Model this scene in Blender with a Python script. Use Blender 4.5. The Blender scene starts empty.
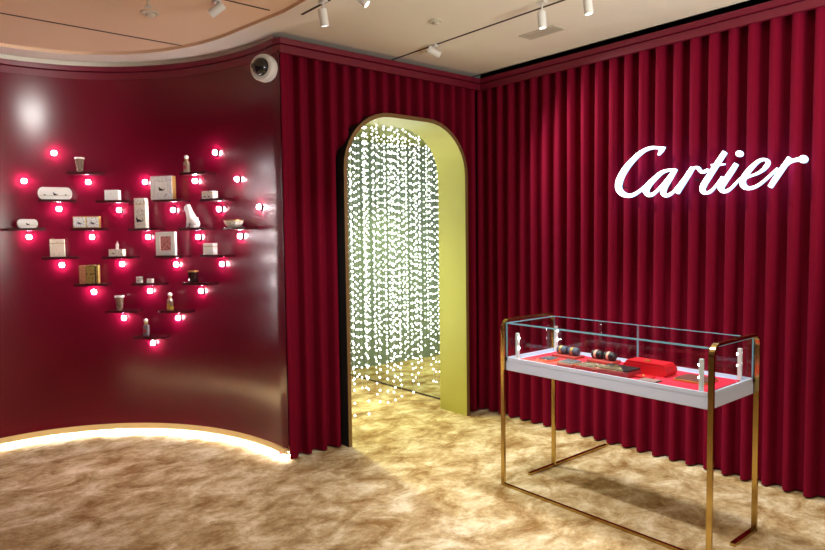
import bpy, bmesh, math, random
import numpy as np
from mathutils import Vector, Matrix

random.seed(7)
PI = math.pi
COL = bpy.context.scene.collection
SC = bpy.context.scene

# ------------------------------------------------------------------ camera
CX, CY, FPX, EYE = 412.5, 275.0, 648.54, 1.55
def _unit(v): return Vector(v).normalized()
_X = _unit((1185 - CX, -(226 - CY), -FPX))
_Y = _unit((-134 - CX, -(243 - CY), -FPX))
_Z = _X.cross(_Y).normalized()
_Y = _Z.cross(_X).normalized()
ROT = Matrix((_X, _Y, _Z))                      # camera axes -> room axes
cam_data = bpy.data.cameras.new('camera')
cam_data.sensor_width = 36.0
cam_data.lens = FPX / 825 * 36
cam_data.clip_start = 0.05
cam = bpy.data.objects.new('camera', cam_data)
cam.matrix_world = Matrix.Translation((0, 0, EYE)) @ ROT.to_4x4()
COL.objects.link(cam)
SC.camera = cam

# ------------------------------------------------------------------ world, lights, exposure
W = bpy.data.worlds.new('world'); SC.world = W; W.use_nodes = True
bg = W.node_tree.nodes['Background']
bg.inputs[0].default_value = (1.0, 0.93, 0.84, 1)
bg.inputs[1].default_value = 0.05
SC.view_settings.view_transform = 'Standard'
SC.view_settings.look = 'None'
SC.view_settings.exposure = 0.0
SC.view_settings.gamma = 1.0
SC.view_settings.use_curve_mapping = False
SC.cycles.use_denoising = True
SC.cycles.max_bounces = 10
SC.cycles.transparent_max_bounces = 16
SC.cycles.sample_clamp_indirect = 6.0
SC.cycles.caustics_reflective = False
SC.cycles.caustics_refractive = False

def spot(loc, target, watts, angle=70, blend=0.6, color=(1, 0.92, 0.82), radius=0.03):
    l = bpy.data.lights.new('spot_beam', 'SPOT')
    l.energy = watts; l.spot_size = math.radians(angle); l.spot_blend = blend
    l.color = color; l.shadow_soft_size = radius
    o = bpy.data.objects.new('spot_beam', l)
    o.location = loc
    o.rotation_euler = (Vector(target) - Vector(loc)).to_track_quat('-Z', 'Y').to_euler()
    COL.objects.link(o)
    return o
def area(loc, target, size, watts, color=(1, 0.92, 0.82), sy=None):
    l = bpy.data.lights.new('ceiling_fill', 'AREA')
    l.energy = watts; l.size = size; l.color = color
    if sy: l.shape = 'RECTANGLE'; l.size_y = sy
    o = bpy.data.objects.new('ceiling_fill', l)
    o.location = loc
    o.rotation_euler = (Vector(target) - Vector(loc)).to_track_quat('-Z', 'Y').to_euler()
    COL.objects.link(o)
    return o
WARM = (1, 0.975, 0.93)
CEIL = 2.92
# the lamps of the two ceiling tracks (their housings are built further down) and of the bay's recessed downlights
BEAMS = [
    ((3.16, 3.50, 2.74), (4.05, 2.35, 1.6), 125, 90, 0.03),
    ((3.22, 2.57, 2.74), (3.30, 2.45, 0.0), 95, 66, 0.03),
    ((3.30, 2.30, 2.74), (3.32, 2.20, 0.0), 70, 62, 0.03),
    ((3.20, 1.20, 2.74), (3.20, 1.0, 0.0), 30, 62, 0.03),
    ((2.07, 3.28, 2.74), (2.75, 3.10, 0.0), 55, 85, 0.03),
    ((2.10, 2.30, 2.74), (3.10, 2.00, 0.3), 105, 78, 0.03),
    ((2.12, 1.20, 2.74), (2.40, 1.80, 0.0), 50, 90, 0.03),
    ((1.00, 2.20, 2.80), (1.00, 3.00, 0.0), 10, 100, 0.03),
    ((0.72, 3.45, 2.93), (1.00, 5.60, 2.40), 120, 48, 0.19),
    ((0.25, 3.75, 2.93), (1.60, 5.00, 1.60), 45, 52, 0.08),
]
# unseen fill light added behind the photographer to brighten the ceiling
area((2.7, -0.4, 1.70), (2.7, 0.3, 2.92), 1.2, 95, (1, 1.0, 0.88))
# two unseen lamps added to brighten and yellow the little room beyond the arch
spot((2.85, 4.80, 2.62), (2.95, 4.55, 0), 210, 100, 0.8, (0.97, 1, 0.36), 0.05)
spot((3.45, 5.50, 2.62), (3.40, 5.40, 0), 170, 100, 0.8, (0.97, 1, 0.36), 0.05)
for b in BEAMS:
    spot(b[0], b[1], b[2], b[3], 0.7, WARM, b[4])

# ------------------------------------------------------------------ helpers
def lin(c):
    return tuple((v / 255 / 12.92) if v / 255 <= 0.04045 else ((v / 255 + 0.055) / 1.055) ** 2.4 for v in c) + (1,)

def mat(name, col, rough=0.5, metal=0.0, emit=None, estr=0.0, spec=0.5, coat=0.0, sheen=0.0, var=0.0, scale=30):
    m = bpy.data.materials.new(name); m.use_nodes = True
    n = m.node_tree.nodes; p = n['Principled BSDF']
    c = col if len(col) == 4 else tuple(col) + (1,)
    p.inputs['Base Color'].default_value = c
    p.inputs['Roughness'].default_value = rough
    p.inputs['Metallic'].default_value = metal
    p.inputs['Specular IOR Level'].default_value = spec
    p.inputs['Coat Weight'].default_value = coat
    p.inputs['Coat Roughness'].default_value = 0.2
    p.inputs['Sheen Weight'].default_value = sheen
    if sheen: p.inputs['Sheen Tint'].default_value = c
    if emit is not None:
        p.inputs['Emission Color'].default_value = tuple(emit)[:3] + (1,)
        p.inputs['Emission Strength'].default_value = estr
    if var:
        L = m.node_tree.links
        tc = n.new('ShaderNodeTexCoord'); nz = n.new('ShaderNodeTexNoise')
        nz.inputs['Scale'].default_value = scale; nz.inputs['Detail'].default_value = 4
        L.new(tc.outputs['Object'], nz.inputs['Vector'])
        rp = n.new('ShaderNodeValToRGB')
        rp.color_ramp.elements[0].position = 0.3; rp.color_ramp.elements[1].position = 0.7
        rp.color_ramp.elements[0].color = tuple(v * (1 - var) for v in c[:3]) + (1,)
        rp.color_ramp.elements[1].color = tuple(min(1, v * (1 + var)) for v in c[:3]) + (1,)
        L.new(nz.outputs['Fac'], rp.inputs['Fac']); L.new(rp.outputs['Color'], p.inputs['Base Color'])
    return m

def pattern_mat(name, c0, c1, scale=60, thr=0.5, rough=0.5):
    m = mat(name, c0, rough); n = m.node_tree.nodes; L = m.node_tree.links; p = n['Principled BSDF']
    tc = n.new('ShaderNodeTexCoord'); v = n.new('ShaderNodeTexVoronoi'); v.inputs['Scale'].default_value = scale
    L.new(tc.outputs['Object'], v.inputs['Vector'])
    r = n.new('ShaderNodeValToRGB')
    r.color_ramp.elements[0].position = thr - 0.08; r.color_ramp.elements[1].position = thr + 0.08
    r.color_ramp.elements[0].color = c1; r.color_ramp.elements[1].color = c0
    L.new(v.outputs['Distance'], r.inputs['Fac']); L.new(r.outputs['Color'], p.inputs['Base Color'])
    return m

class MB:
    """collects shapes, builds ONE mesh object"""
    def __init__(self): self.b = bmesh.new()
    def box(self, lo, hi, bev=0.0, M=None):
        lo, hi = Vector(lo), Vector(hi)
        mm = Matrix.Translation((lo + hi) / 2) @ Matrix.Diagonal(((hi - lo).x, (hi - lo).y, (hi - lo).z, 1))
        if M is not None: mm = M @ mm
        r = bmesh.ops.create_cube(self.b, size=1, matrix=mm)
        if bev:
            es = set(e for v in r['verts'] for e in v.link_edges)
            bmesh.ops.bevel(self.b, geom=list(es), offset=bev, segments=2, affect='EDGES', profile=0.5)
        return self
    def lathe(self, prof, seg=24, M=None, caps=True):
        rings = []
        for r, z in prof:
            rings.append([self.b.verts.new((r * math.cos(2 * PI * i / seg), r * math.sin(2 * PI * i / seg), z)) for i in range(seg)])
        for a, b in zip(rings, rings[1:]):
            for i in range(seg):
                self.b.faces.new((a[i], a[(i + 1) % seg], b[(i + 1) % seg], b[i]))
        if caps:
            if prof[0][0] > 1e-5: self.b.faces.new(rings[0][::-1])
            if prof[-1][0] > 1e-5: self.b.faces.new(rings[-1])
        if M is not None:
            bmesh.ops.transform(self.b, matrix=M, verts=[v for r in rings for v in r])
        return self
    def ball(self, c, r, sub=2, s=(1, 1, 1)):
        bmesh.ops.create_icosphere(self.b, subdivisions=sub, radius=r, matrix=Matrix.Translation(c) @ Matrix.Diagonal((*s, 1)))
        return self
    def poly(self, pts, thick, M=None):
        """flat outline in XZ, extruded along +y by thick"""
        a = [self.b.verts.new((p[0], 0, p[1])) for p in pts]; c = [self.b.verts.new((p[0], thick, p[1])) for p in pts]
        n = len(pts)
        self.b.faces.new(a); self.b.faces.new(c[::-1])
        for i in range(n): self.b.faces.new((a[i], c[i], c[(i + 1) % n], a[(i + 1) % n]))
        if M is not None: bmesh.ops.transform(self.b, matrix=M, verts=a + c)
        return self
    def sweep(self, path, w, h, side, cap=True):
        """rectangular bar along path; `side` = constant width axis; h along the in-plane normal"""
        path = [Vector(p) for p in path]; side = Vector(side).normalized(); rs = []
        for i, p in enumerate(path):
            t = (path[min(i + 1, len(path) - 1)] - path[max(i - 1, 0)]).normalized()
            nn = side.cross(t).normalized()
            rs.append([self.b.verts.new(p + side * a * w / 2 + nn * c * h / 2) for a, c in ((-1, -1), (1, -1), (1, 1), (-1, 1))])
        for a, c in zip(rs, rs[1:]):
            for k in range(4): self.b.faces.new((a[k], a[(k + 1) % 4], c[(k + 1) % 4], c[k]))
        if cap: self.b.faces.new(rs[0][::-1]); self.b.faces.new(rs[-1])
        return self
    def tube(self, a, c, r, seg=10):
        a, c = Vector(a), Vector(c); d = c - a
        M = Matrix.Translation(a) @ d.to_track_quat('Z', 'Y').to_matrix().to_4x4()
        return self.lathe([(r, 0), (r, d.length)], seg, M)
    def build(self, name, m, parent=None, smooth=False):
        bmesh.ops.recalc_face_normals(self.b, faces=self.b.faces)
        me = bpy.data.meshes.new(name); self.b.to_mesh(me); self.b.free()
        if smooth:
            me.polygons.foreach_set('use_smooth', [True] * len(me.polygons))
            me.set_sharp_from_angle(angle=math.radians(38))
        for mm in (m if isinstance(m, (list, tuple)) else [m]): me.materials.append(mm)
        o = bpy.data.objects.new(name, me); COL.objects.link(o)
        if parent is not None: o.parent = parent
        return o

def grid_mesh(name, rows, m, parent=None, smooth=True):
    """rows: list of lists of points"""
    R, Cn = len(rows), len(rows[0])
    vs = [tuple(p) for r in rows for p in r]
    fs = [(i * Cn + j, i * Cn + j + 1, (i + 1) * Cn + j + 1, (i + 1) * Cn + j) for i in range(R - 1) for j in range(Cn - 1)]
    me = bpy.data.meshes.new(name); me.from_pydata(vs, [], fs); me.update()
    if smooth: me.polygons.foreach_set('use_smooth', [True] * len(fs))
    me.materials.append(m)
    o = bpy.data.objects.new(name, me); COL.objects.link(o)
    if parent is not None: o.parent = parent
    return o

def tag(o, label=None, cat=None, group=None, kind=None):
    if label: o['label'] = label
    if cat: o['category'] = cat
    if group: o['group'] = group
    if kind: o['kind'] = kind
    return o
def struct(o): o['kind'] = 'structure'; return o
def thing(name, loc, rz, label, cat, group=None):
    o = bpy.data.objects.new(name, None); COL.objects.link(o)
    o.empty_display_size = 0.05
    o.location = loc; o.rotation_euler = (0, 0, rz)
    return tag(o, label, cat, group)
def copy_tree(o, parent=None):
    c = o.copy(); COL.objects.link(c)
    if parent is not None: c.parent = parent
    for ch in list(o.children): copy_tree(ch, c)
    return c

# viewing ray of a pixel, met with room surfaces
def ray(px, py): return ROT @ Vector((px - CX, -(py - CY), -FPX))
def at_z(px, py, z):
    r = ray(px, py); t = (z - EYE) / r.z; return Vector((r.x * t, r.y * t, z))
def at_x(px, py, x):
    r = ray(px, py); t = x / r.x; return Vector((x, r.y * t, EYE + r.z * t))
# the curved wall in plan: half an ellipse
EX, EY, EA, EB = 0.836, 3.989, 1.322, 1.624
def at_wall(px, py, off=0.0):
    r = ray(px, py); a, b = EA - off, EB - off
    A = (r.x / a) ** 2 + (r.y / b) ** 2
    B = 2 * (r.x * -EX / a ** 2 + r.y * -EY / b ** 2)
    Cc = (EX / a) ** 2 + (EY / b) ** 2 - 1
    t = (-B + math.sqrt(B * B - 4 * A * Cc)) / 2 / A
    return Vector((r.x * t, r.y * t, EYE + r.z * t))
def wall_rot(p):
    """z rotation so that local -y points from the wall into the room, local x runs along the wall"""
    n = Vector(((p.x - EX) / EA ** 2, (p.y - EY) / EB ** 2)).normalized()   # outward
    return math.atan2(n.y, n.x) - PI / 2
def ell(t, off=0.0): return Vector((EX + (EA - off) * math.cos(t), EY + (EB - off) * math.sin(t), 0))

# ------------------------------------------------------------------ materials
def carpet_mat():
    m = mat('carpet_pile', (0.4, 0.3, 0.15), 0.95, sheen=0.0); n = m.node_tree.nodes; L = m.node_tree.links; p = n['Principled BSDF']
    p.inputs['Specular IOR Level'].default_value = 0.1
    tc = n.new('ShaderNodeTexCoord')
    mp = n.new('ShaderNodeMapping'); mp.inputs['Rotation'].default_value = (0, 0, math.radians(-38)); mp.inputs['Scale'].default_value = (2.1, 2.8, 1)
    L.new(tc.outputs['Object'], mp.inputs['Vector'])
    n1 = n.new('ShaderNodeTexNoise'); n1.inputs['Scale'].default_value = 1.9; n1.inputs['Detail'].default_value = 12; n1.inputs['Roughness'].default_value = 0.7; n1.inputs['Distortion'].default_value = 0.35
    L.new(mp.outputs['Vector'], n1.inputs['Vector'])
    r = n.new('ShaderNodeValToRGB'); cr = r.color_ramp
    cr.elements[0].position = 0.37; cr.elements[0].color = lin((142, 108, 66))
    cr.elements[1].position = 0.64; cr.elements[1].color = lin((226, 211, 180))
    e = cr.elements.new(0.5); e.color = lin((186, 161, 120))
    L.new(n1.outputs['Fac'], r.inputs['Fac'])
    n2 = n.new('ShaderNodeTexNoise'); n2.inputs['Scale'].default_value = 26; n2.inputs['Detail'].default_value = 9; n2.inputs['Roughness'].default_value = 0.85
    L.new(tc.outputs['Object'], n2.inputs['Vector'])
    mx = n.new('ShaderNodeMix'); mx.data_type = 'RGBA'; mx.blend_type = 'OVERLAY'; mx.inputs['Factor'].default_value = 0.85
    L.new(r.outputs['Color'], mx.inputs[6]); L.new(n2.outputs['Fac'], mx.inputs[7])
    L.new(mx.outputs[2], p.inputs['Base Color'])
    bp = n.new('ShaderNodeBump'); bp.inputs['Strength'].default_value = 0.5; bp.inputs['Distance'].default_value = 0.01
    ad = n.new('ShaderNodeMath'); ad.operation = 'ADD'; L.new(n1.outputs['Fac'], ad.inputs[0]); L.new(n2.outputs['Fac'], ad.inputs[1])
    L.new(ad.outputs[0], bp.inputs['Height']); L.new(bp.outputs['Normal'], p.inputs['Normal'])
    return m
def velvet_mat():
    m = mat('red_velvet', lin((114, 2, 35)), 0.85, spec=0.12, sheen=0.25); n = m.node_tree.nodes; L = m.node_tree.links; p = n['Principled BSDF']
    p.inputs['Sheen Roughness'].default_value = 0.4
    tc = n.new('ShaderNodeTexCoord'); nz = n.new('ShaderNodeTexNoise'); nz.inputs['Scale'].default_value = 220
    L.new(tc.outputs['Object'], nz.inputs['Vector'])
    bp = n.new('ShaderNodeBump'); bp.inputs['Strength'].default_value = 0.12; bp.inputs['Distance'].default_value = 0.002
    L.new(nz.outputs['Fac'], bp.inputs['Height']); L.new(bp.outputs['Normal'], p.inputs['Normal'])
    return m
def glass_mat(name, tint=(0.93, 0.98, 0.97), refl=(0.9, 0.95, 1.0)):
    m = bpy.data.materials.new(name); m.use_nodes = True; n = m.node_tree.nodes; L = m.node_tree.links
    n.remove(n['Principled BSDF']); out = n['Material Output']
    tr = n.new('ShaderNodeBsdfTransparent'); tr.inputs[0].default_value = (*tint, 1)
    gl = n.new('ShaderNodeBsdfGlossy'); gl.inputs['Roughness'].default_value = 0.02; gl.inputs[0].default_value = (*refl, 1)
    ge = n.new('ShaderNodeNewGeometry'); dt = n.new('ShaderNodeVectorMath'); dt.operation = 'DOT_PRODUCT'
    L.new(ge.outputs['Incoming'], dt.inputs[0]); L.new(ge.outputs['Normal'], dt.inputs[1])
    def mth(op, a, b=None):
        q = n.new('ShaderNodeMath'); q.operation = op; L.new(a, q.inputs[0])
        if b is not None: q.inputs[1].default_value = b
        return q
    ab = mth('ABSOLUTE', dt.outputs['Value']); iv = n.new('ShaderNodeMath'); iv.operation = 'SUBTRACT'; iv.inputs[0].default_value = 1; L.new(ab.outputs[0], iv.inputs[1])
    pw = mth('POWER', iv.outputs[0], 5); ml = mth('MULTIPLY', pw.outputs[0], 0.92); fr = mth('ADD', ml.outputs[0], 0.07)
    mx = n.new('ShaderNodeMixShader')
    L.new(fr.outputs[0], mx.inputs[0]); L.new(tr.outputs[0], mx.inputs[1]); L.new(gl.outputs[0], mx.inputs[2]); L.new(mx.outputs[0], out.inputs[0])
    return m

M_carpet = carpet_mat()
M_velvet = velvet_mat()
M_lacq = mat('red_lacquer', lin((100, 4, 32)), 0.23, spec=0.34, coat=0.24)
M_cornice = mat('cornice_red', lin((112, 16, 42)), 0.4)
M_ceil = mat('ceiling_paint', lin((236, 230, 216)), 0.9, var=0.02, scale=2)
M_tray = mat('ceiling_warm_lit', lin((230, 200, 168)), 0.9)  # warm light over the bay, put into the ceiling colour
M_black = mat('void_black', (0.004, 0.004, 0.004), 0.9)
M_gold = mat('polished_brass', lin((186, 158, 96)), 0.2, 1.0)
M_goldpaint = mat('gold_lacquer', lin((186, 182, 92)), 0.32, 0.3, spec=0.5)
M_bronze = mat('bronze_edge', lin((138, 108, 68)), 0.4, 0.3)
M_kick = mat('pale_gold_strip', lin((238, 220, 170)), 0.5)
M_white = mat('white_lacquer', lin((206, 216, 240)), 0.35)
M_whitemetal = mat('white_metal', lin((232, 232, 232)), 0.4)
M_ledstrip = mat('led_strip', (1, 1, 1), 0.5, emit=(1, 1, 1), estr=40)
M_bulb = mat('bulb_glow', (1, 1, 1), 0.5, emit=(1, 0.86, 0.88), estr=290)
M_bead = mat('bead_glow', (1, 1, 1), 0.3, emit=(1, 1, 0.97), estr=5.5)
M_wire = mat('bead_wire', lin((190, 196, 186)), 0.35, 0.2)
M_sign = mat('sign_face', (1, 1, 1), 0.4, emit=(1, 1, 1), estr=4)
M_signback = mat('sign_back', (0.6, 0.75, 1), 0.4, emit=(0.55, 0.7, 1), estr=7)
M_signside = mat('sign_side', (0.6, 0.75, 1), 0.4, emit=(0.3, 0.55, 1), estr=2.2)
M_mirror = mat('mirror_glass', lin((214, 222, 212)), 0.02, 1.0)
M_inner = mat('grey_green_wall', lin((134, 148, 138)), 0.6)
M_glass = glass_mat('clear_glass')
M_glassedge = mat('glass_edge', lin((120, 170, 190)), 0.15, spec=0.8)
M_redfelt = mat('red_felt', lin((214, 18, 58)), 0.8)
M_redleather = mat('red_leather', lin((205, 24, 38)), 0.4)
M_darkred = mat('dark_red_leather', lin((150, 30, 44)), 0.5)
M_navy = mat('blue_grey_velvet', lin((70, 84, 104)), 0.6)
M_black2 = mat('black_leather', lin((24, 24, 30)), 0.45)
M_charcoal = mat('charcoal_top', lin((58, 52, 58)), 0.5)
M_tan = mat('red_tan_cushion', lin((172, 62, 58)), 0.6)
M_ivory = mat('ivory_porcelain', lin((246, 244, 240)), 0.4)
M_whitecard = mat('white_card', lin((246, 246, 244)), 0.6)
M_ornate = pattern_mat('white_ornate', lin((244, 244, 244)), lin((130, 132, 136)), 120, 0.34)
M_floral = pattern_mat('ivory_floral', lin((244, 240, 228)), lin((90, 82, 70)), 70, 0.26)
M_dots = pattern_mat('cream_spotted', lin((240, 226, 208)), lin((150, 70, 60)), 45, 0.15)
M_rosepic = pattern_mat('rose_picture', lin((226, 150, 150)), lin((120, 30, 45)), 55, 0.3)
M_olive = pattern_mat('olive_gold_cloth', lin((160, 132, 70)), lin((60, 52, 34)), 50, 0.28)
M_rosegold = pattern_mat('rose_gold_cloth', lin((190, 130, 96)), lin((120, 60, 50)), 50, 0.25)
M_goldtrim = mat('gold_trim', lin((206, 170, 96)), 0.3, 0.8)
M_perfume = mat('perfume_glass', lin((226, 200, 170)), 0.1, spec=0.8)
M_perfume2 = mat('smoky_glass', lin((150, 140, 150)), 0.1, spec=0.8)
for _m, _t in ((M_perfume, .6), (M_perfume2, .5)): _m.node_tree.nodes['Principled BSDF'].inputs['Transmission Weight'].default_value = _t
M_amber = mat('amber_liquid', lin((206, 168, 60)), 0.2)
M_tumbler = mat('cut_crystal', lin((214, 180, 160)), 0.12, spec=0.8)
M_tumbler.node_tree.nodes['Principled BSDF'].inputs['Transmission Weight'].default_value = 0.65
M_darkjar = mat('dark_glass_jar', lin((40, 12, 18)), 0.12, spec=0.7)
M_motif = mat('black_ink', lin((20, 20, 22)), 0.6)
M_lens = mat('black_dome_glass', (0.01, 0.01, 0.012), 0.08, spec=0.7)
M_vent = mat('vent_grey', lin((205, 198, 182)), 0.6)
M_slot = mat('slot_dark', lin((60, 44, 38)), 0.8)

# ------------------------------------------------------------------ the shell
H0, H1 = 2.785, 2.88          # cornice
floor = struct(MB().box((-4, -4, -0.1), (4.6, 7.0, 0)).build('floor', M_carpet))

def arc(t0, t1, n, off=0.0): return [ell(t0 + (t1 - t0) * i / n, off) for i in range(n + 1)]
def wall_line(off=0.0): return [Vector((2.166 - off * 0.6, 3.958, 0))] + arc(0.0, PI, 96, off)
plan = [Vector((2.168, 3.935, 0))] + wall_line() + [Vector((-0.486, 3.93, 0))]
# lacquered wall, floating above a lit gold kick strip
rows = [[(p.x, p.y, z) for p in plan] for z in (0.09, 2.80)]
struct(grid_mesh('wall_curved', rows, M_lacq))
b = MB()
b.box((-2.6, 3.93, 0.0), (-0.486, 4.0, 2.80))
struct(b.build('wall_left', M_cornice))
kick = struct(grid_mesh('baseboard_curved', [[(p.x, p.y, z) for p in wall_line(o)] for o, z in ((-0.03, 0.100), (-0.002, 0.100), (-0.002, 0.042), (-0.045, 0.042))], M_kick, smooth=False))
led = grid_mesh('light_strip', [[(p.x, p.y, z) for p in wall_line(o)] for o, z in ((-0.040, 0.034), (-0.004, 0.041))], M_ledstrip)
led.parent = kick
struct(grid_mesh('trim_recess', [[(p.x, p.y, z) for p in wall_line(-0.048)] for z in (0.0, 0.09)], M_kick))

# cornice: the same stepped moulding along all walls
PROF = [(0.03, H0), (0.0, H0), (0.0, H0 + 0.050), (0.010, H0 + 0.056), (-0.008, H0 + 0.060), (-0.012, H1 - 0.006), (-0.012, H1), (0.10, H1)]
cplan = [(-2.6, 3.925)] + [tuple(p.xy) for p in reversed(arc(0.0, PI, 96, 0.004))] + [(2.176, 3.925), (4.082, 3.925), (4.082, -3.5)]
def offset_plan(pl, d):
    out = []
    for i, p in enumerate(pl):
        p = Vector(p); q = Vector(pl[max(i - 1, 0)]); r = Vector(pl[min(i + 1, len(pl) - 1)])
        t1 = (p - q).normalized() if i else (r - p).normalized(); t2 = (r - p).normalized() if i < len(pl) - 1 else t1
        n1 = Vector((-t1.y, t1.x)); n2 = Vector((-t2.y, t2.x)); nn = (n1 + n2)
        nn = nn.normalized(); k = d / max(0.4, nn.dot(n1))
        out.append(p + nn * k)
    return out
def cornice(name, pl):
    return struct(grid_mesh(name, [[(p.x, p.y, z) for p in offset_plan(pl, d)] for d, z in PROF], M_cornice, smooth=False))
cornice('trim_1', cplan)

# walls behind the curtains, and the little room beyond the arch
AX0, AX1, AZ, AR = 2.68, 3.875, 2.45, 0.41
YF, YB = 3.905, 4.245
b = MB()
b.box((2.20, 4.09, 0), (AX0 - 0.03, 4.235, 2.915)); b.box((AX1 + 0.03, 4.09, 0), (4.25, 4.235, 2.915)); b.box((AX0 - 0.03, 4.09, AZ + 0.03), (AX1 + 0.03, 4.235, 2.915))
struct(b.build('wall_back', M_cornice))
struct(MB().box((4.20, -3.5, 0), (4.32, 4.40, 2.91)).build('wall_right', M_cornice))
struct(MB().box((2.24, 6.20, 0), (4.12, 6.26, 2.7)).build('wall_inner_back', M_inner))
struct(MB().box((2.24, 4.24, 0), (2.30, 6.20, 2.7)).build('wall_inner_left', M_inner))
struct(MB().box((2.24, 4.10, 2.66), (4.12, 6.26, 2.72)).build('ceiling_inner', M_goldpaint))
mir = MB().box((4.085, 4.25, 0.014), (4.10, 6.19, 2.66)).build('wall_mirror', M_mirror)
struct(mir)
MB().box((4.080, 4.25, 0.0), (4.10, 6.19, 0.014)).build('base_rail', M_slot, mir)

# archway: bronze front edge and gold lining
def arch_pts(g=0.0, n=10):
    x0, x1, z1, r = AX0 - g, AX1 + g, AZ + g, AR + g
    pts = [(x0, 0.0)]
    pts += [(x0 + r - r * math.cos(a), z1 - r + r * math.sin(a)) for a in [PI / 2 * i / n for i in range(n + 1)]]
    pts += [(x1 - r + r * math.sin(a), z1 - r + r * math.cos(a)) for a in [PI / 2 * i / n for i in range(n + 1)]]
    return pts + [(x1, 0.0)]
pi_, po_ = arch_pts(0.0), arch_pts(0.03)
door = bpy.data.objects.new('door_1', None); COL.objects.link(door); struct(door)
grid_mesh('lining', [[(p[0], y, p[1]) for p in pi_] for y in (YF + 0.002, YB)], M_goldpaint, door)
fr = grid_mesh('frame', [[(p[0], y, p[1]) for p in pp] for pp, y in ((pi_, YF + 0.004), (pi_, YF), (po_, YF), (po_, 4.09))], M_bronze, door, smooth=False)
fr.data.materials.append(M_black)
nseg = len(pi_) - 1
for i, f in enumerate(fr.data.polygons): f.material_index = 1 if i >= 2 * nseg else 0

# ceiling: flat, with a slightly raised field over the curved bay, coloured as if warmly lit
CZ2 = 2.942
bay = [(2.02, -3.9)] + [(2.02, 3.6)] + [tuple(ell(t, 0.20).xy) for t in [0.10 + (PI - 0.2) * i / 60 for i in range(61)]] + [(-0.3, 3.6), (-0.3, -3.9)]
me_b = MB()
me_b.b.faces.new([me_b.b.verts.new((x, y, CZ2)) for x, y in bay])
struct(me_b.build('ceiling_bay', M_tray))
struct(grid_mesh('trim_2', [[(x, y, z) for x, y in bay] for z in (CEIL, CZ2 + 0.001)], M_tray, smooth=False))
b = MB()
inner = bay; outer = [(4.10, -3.9), (4.10, 4.25)] + [tuple(ell(t, -0.25).xy) for t in [0.18 + (PI - 0.36) * i / 60 for i in range(61)]] + [(-3.9, 4.25), (-3.9, -3.9)]
iv = [b.b.verts.new((x, y, CEIL)) for x, y in inner]; ov = [b.b.verts.new((x, y, CEIL)) for x, y in outer]
assert len(iv) == len(ov)
for i in range(len(iv) - 1): b.b.faces.new((iv[i], iv[i + 1], ov[i + 1], ov[i]))
struct(b.build('ceiling', M_ceil))
b = MB()
b.box((4.075, -3.6, CEIL), (4.10, 4.25, 3.2)); b.box((4.075, -3.6, 3.2), (4.45, 4.25, 3.22)); b.box((4.42, -3.6, 2.7), (4.45, 4.25, 3.2))
struct(b.build('ceiling_slot', M_black))  # black lining stands in for the shade in the gap above the cornice
struct(grid_mesh('trim_5', [[(p.x, p.y, z) for p in arc(0.02, PI - 0.02, 96, -0.015)] for z in (2.872, CEIL)], M_ceil))
# dark grooves in the ceiling
b = MB()
b.box((3.190, -1.0, CEIL - 0.003), (3.206, 4.02, CEIL)); b.box((2.112, 3.235, CEIL - 0.003), (2.128, 3.55, CEIL))
struct(b.build('trim_3', M_slot))
b = MB()
b.box((-0.25, 4.70, CZ2 - 0.003), (2.0, 4.712, CZ2)); b.box((1.45, 3.655, CZ2 - 0.003), (1.96, 3.667, CZ2))
struct(b.build('trim_4', M_slot))

# ------------------------------------------------------------------ pleated curtains
def pleats(length, period=0.12, phase=0.0, sub=24):
    n = int(length / period * sub)
    out = []
    for i in range(n + 1):
        s = length * i / n
        u = (s / period + phase)
        c = math.cos(2 * PI * u)
        k = 0.5 + 0.5 * math.tanh(3.4 * (c - 0.12))
        out.append((s, k * (0.84 + 0.16 * c), u))
    return out
def amp(u): return 0.080 * (1 + 0.07 * math.sin(u * 2.3) + 0.04 * math.sin(u * 5.1))
# right wall
L = 7.0
cols = pleats(L, 0.1193, 0.72)
zs = [0.012, 0.25, 0.8, 1.6, 2.3, 2.84]
rows = []
for z in zs:
    rows.append([(4.178 - amp(u) * d - 0.004 * math.sin(u * 1.7 + z * 1.3), 4.01 - s, z) for s, d, u in cols])
cur = grid_mesh('velvet_curtain', rows, M_velvet)
tag(cur, 'wide pleated red velvet curtain covering the wall behind the glass display case', 'curtain')
# back wall, cut round the arch
L = 4.10 - 2.180
cols = pleats(L, 0.1195, 0.55)
def arch_top(x, g=0.02):
    x0, x1, z1, r = AX0 - g, AX1 + g, AZ + g, AR + g
    if x <= x0 or x >= x1: return None
    if x < x0 + r: return z1 - r + math.sqrt(max(0, r * r - (x - x0 - r) ** 2))
    if x > x1 - r: return z1 - r + math.sqrt(max(0, r * r - (x - x1 + r) ** 2))
    return z1
vs, fs = [], []
prev = None; pin = None
for s, d, u in cols:
    if s < 0.055: d = max(d, 0.93)          # the first fold is stitched flat to the wall's end
    x = 2.180 + s; y = 4.024 - amp(u) * d - 0.003 * math.sin(u * 1.7)
    t = arch_top(x); lo = 0.012 if t is None else t
    k = len(vs)
    vs += [(x, y, lo + (2.84 - lo) * j / 5) for j in range(6)]
    if prev is not None and (pin == (t is None)):
        fs += [(prev + j, k + j, k + j + 1, prev + j + 1) for j in range(5)]
    elif prev is not None:      # side of the arch: keep the part above
        zt = AZ - AR
        k2 = len(vs)
        vs += [(vs[prev][0], vs[prev][1], max(vs[prev][2], zt)), (vs[k][0], vs[k][1], max(vs[k][2], zt)), vs[k + 5], vs[prev + 5]]
        fs.append((k2, k2 + 1, k2 + 2, k2 + 3))
    prev, pin = k, t is None
me = bpy.data.meshes.new('velvet_curtain'); me.from_pydata(vs, [], fs); me.update()
me.polygons.foreach_set('use_smooth', [True] * len(fs)); me.materials.append(M_velvet)
cur2 = bpy.data.objects.new('velvet_curtain', me); COL.objects.link(cur2)
tag(cur2, 'pleated red velvet curtain hung around the gold archway', 'curtain')

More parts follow.
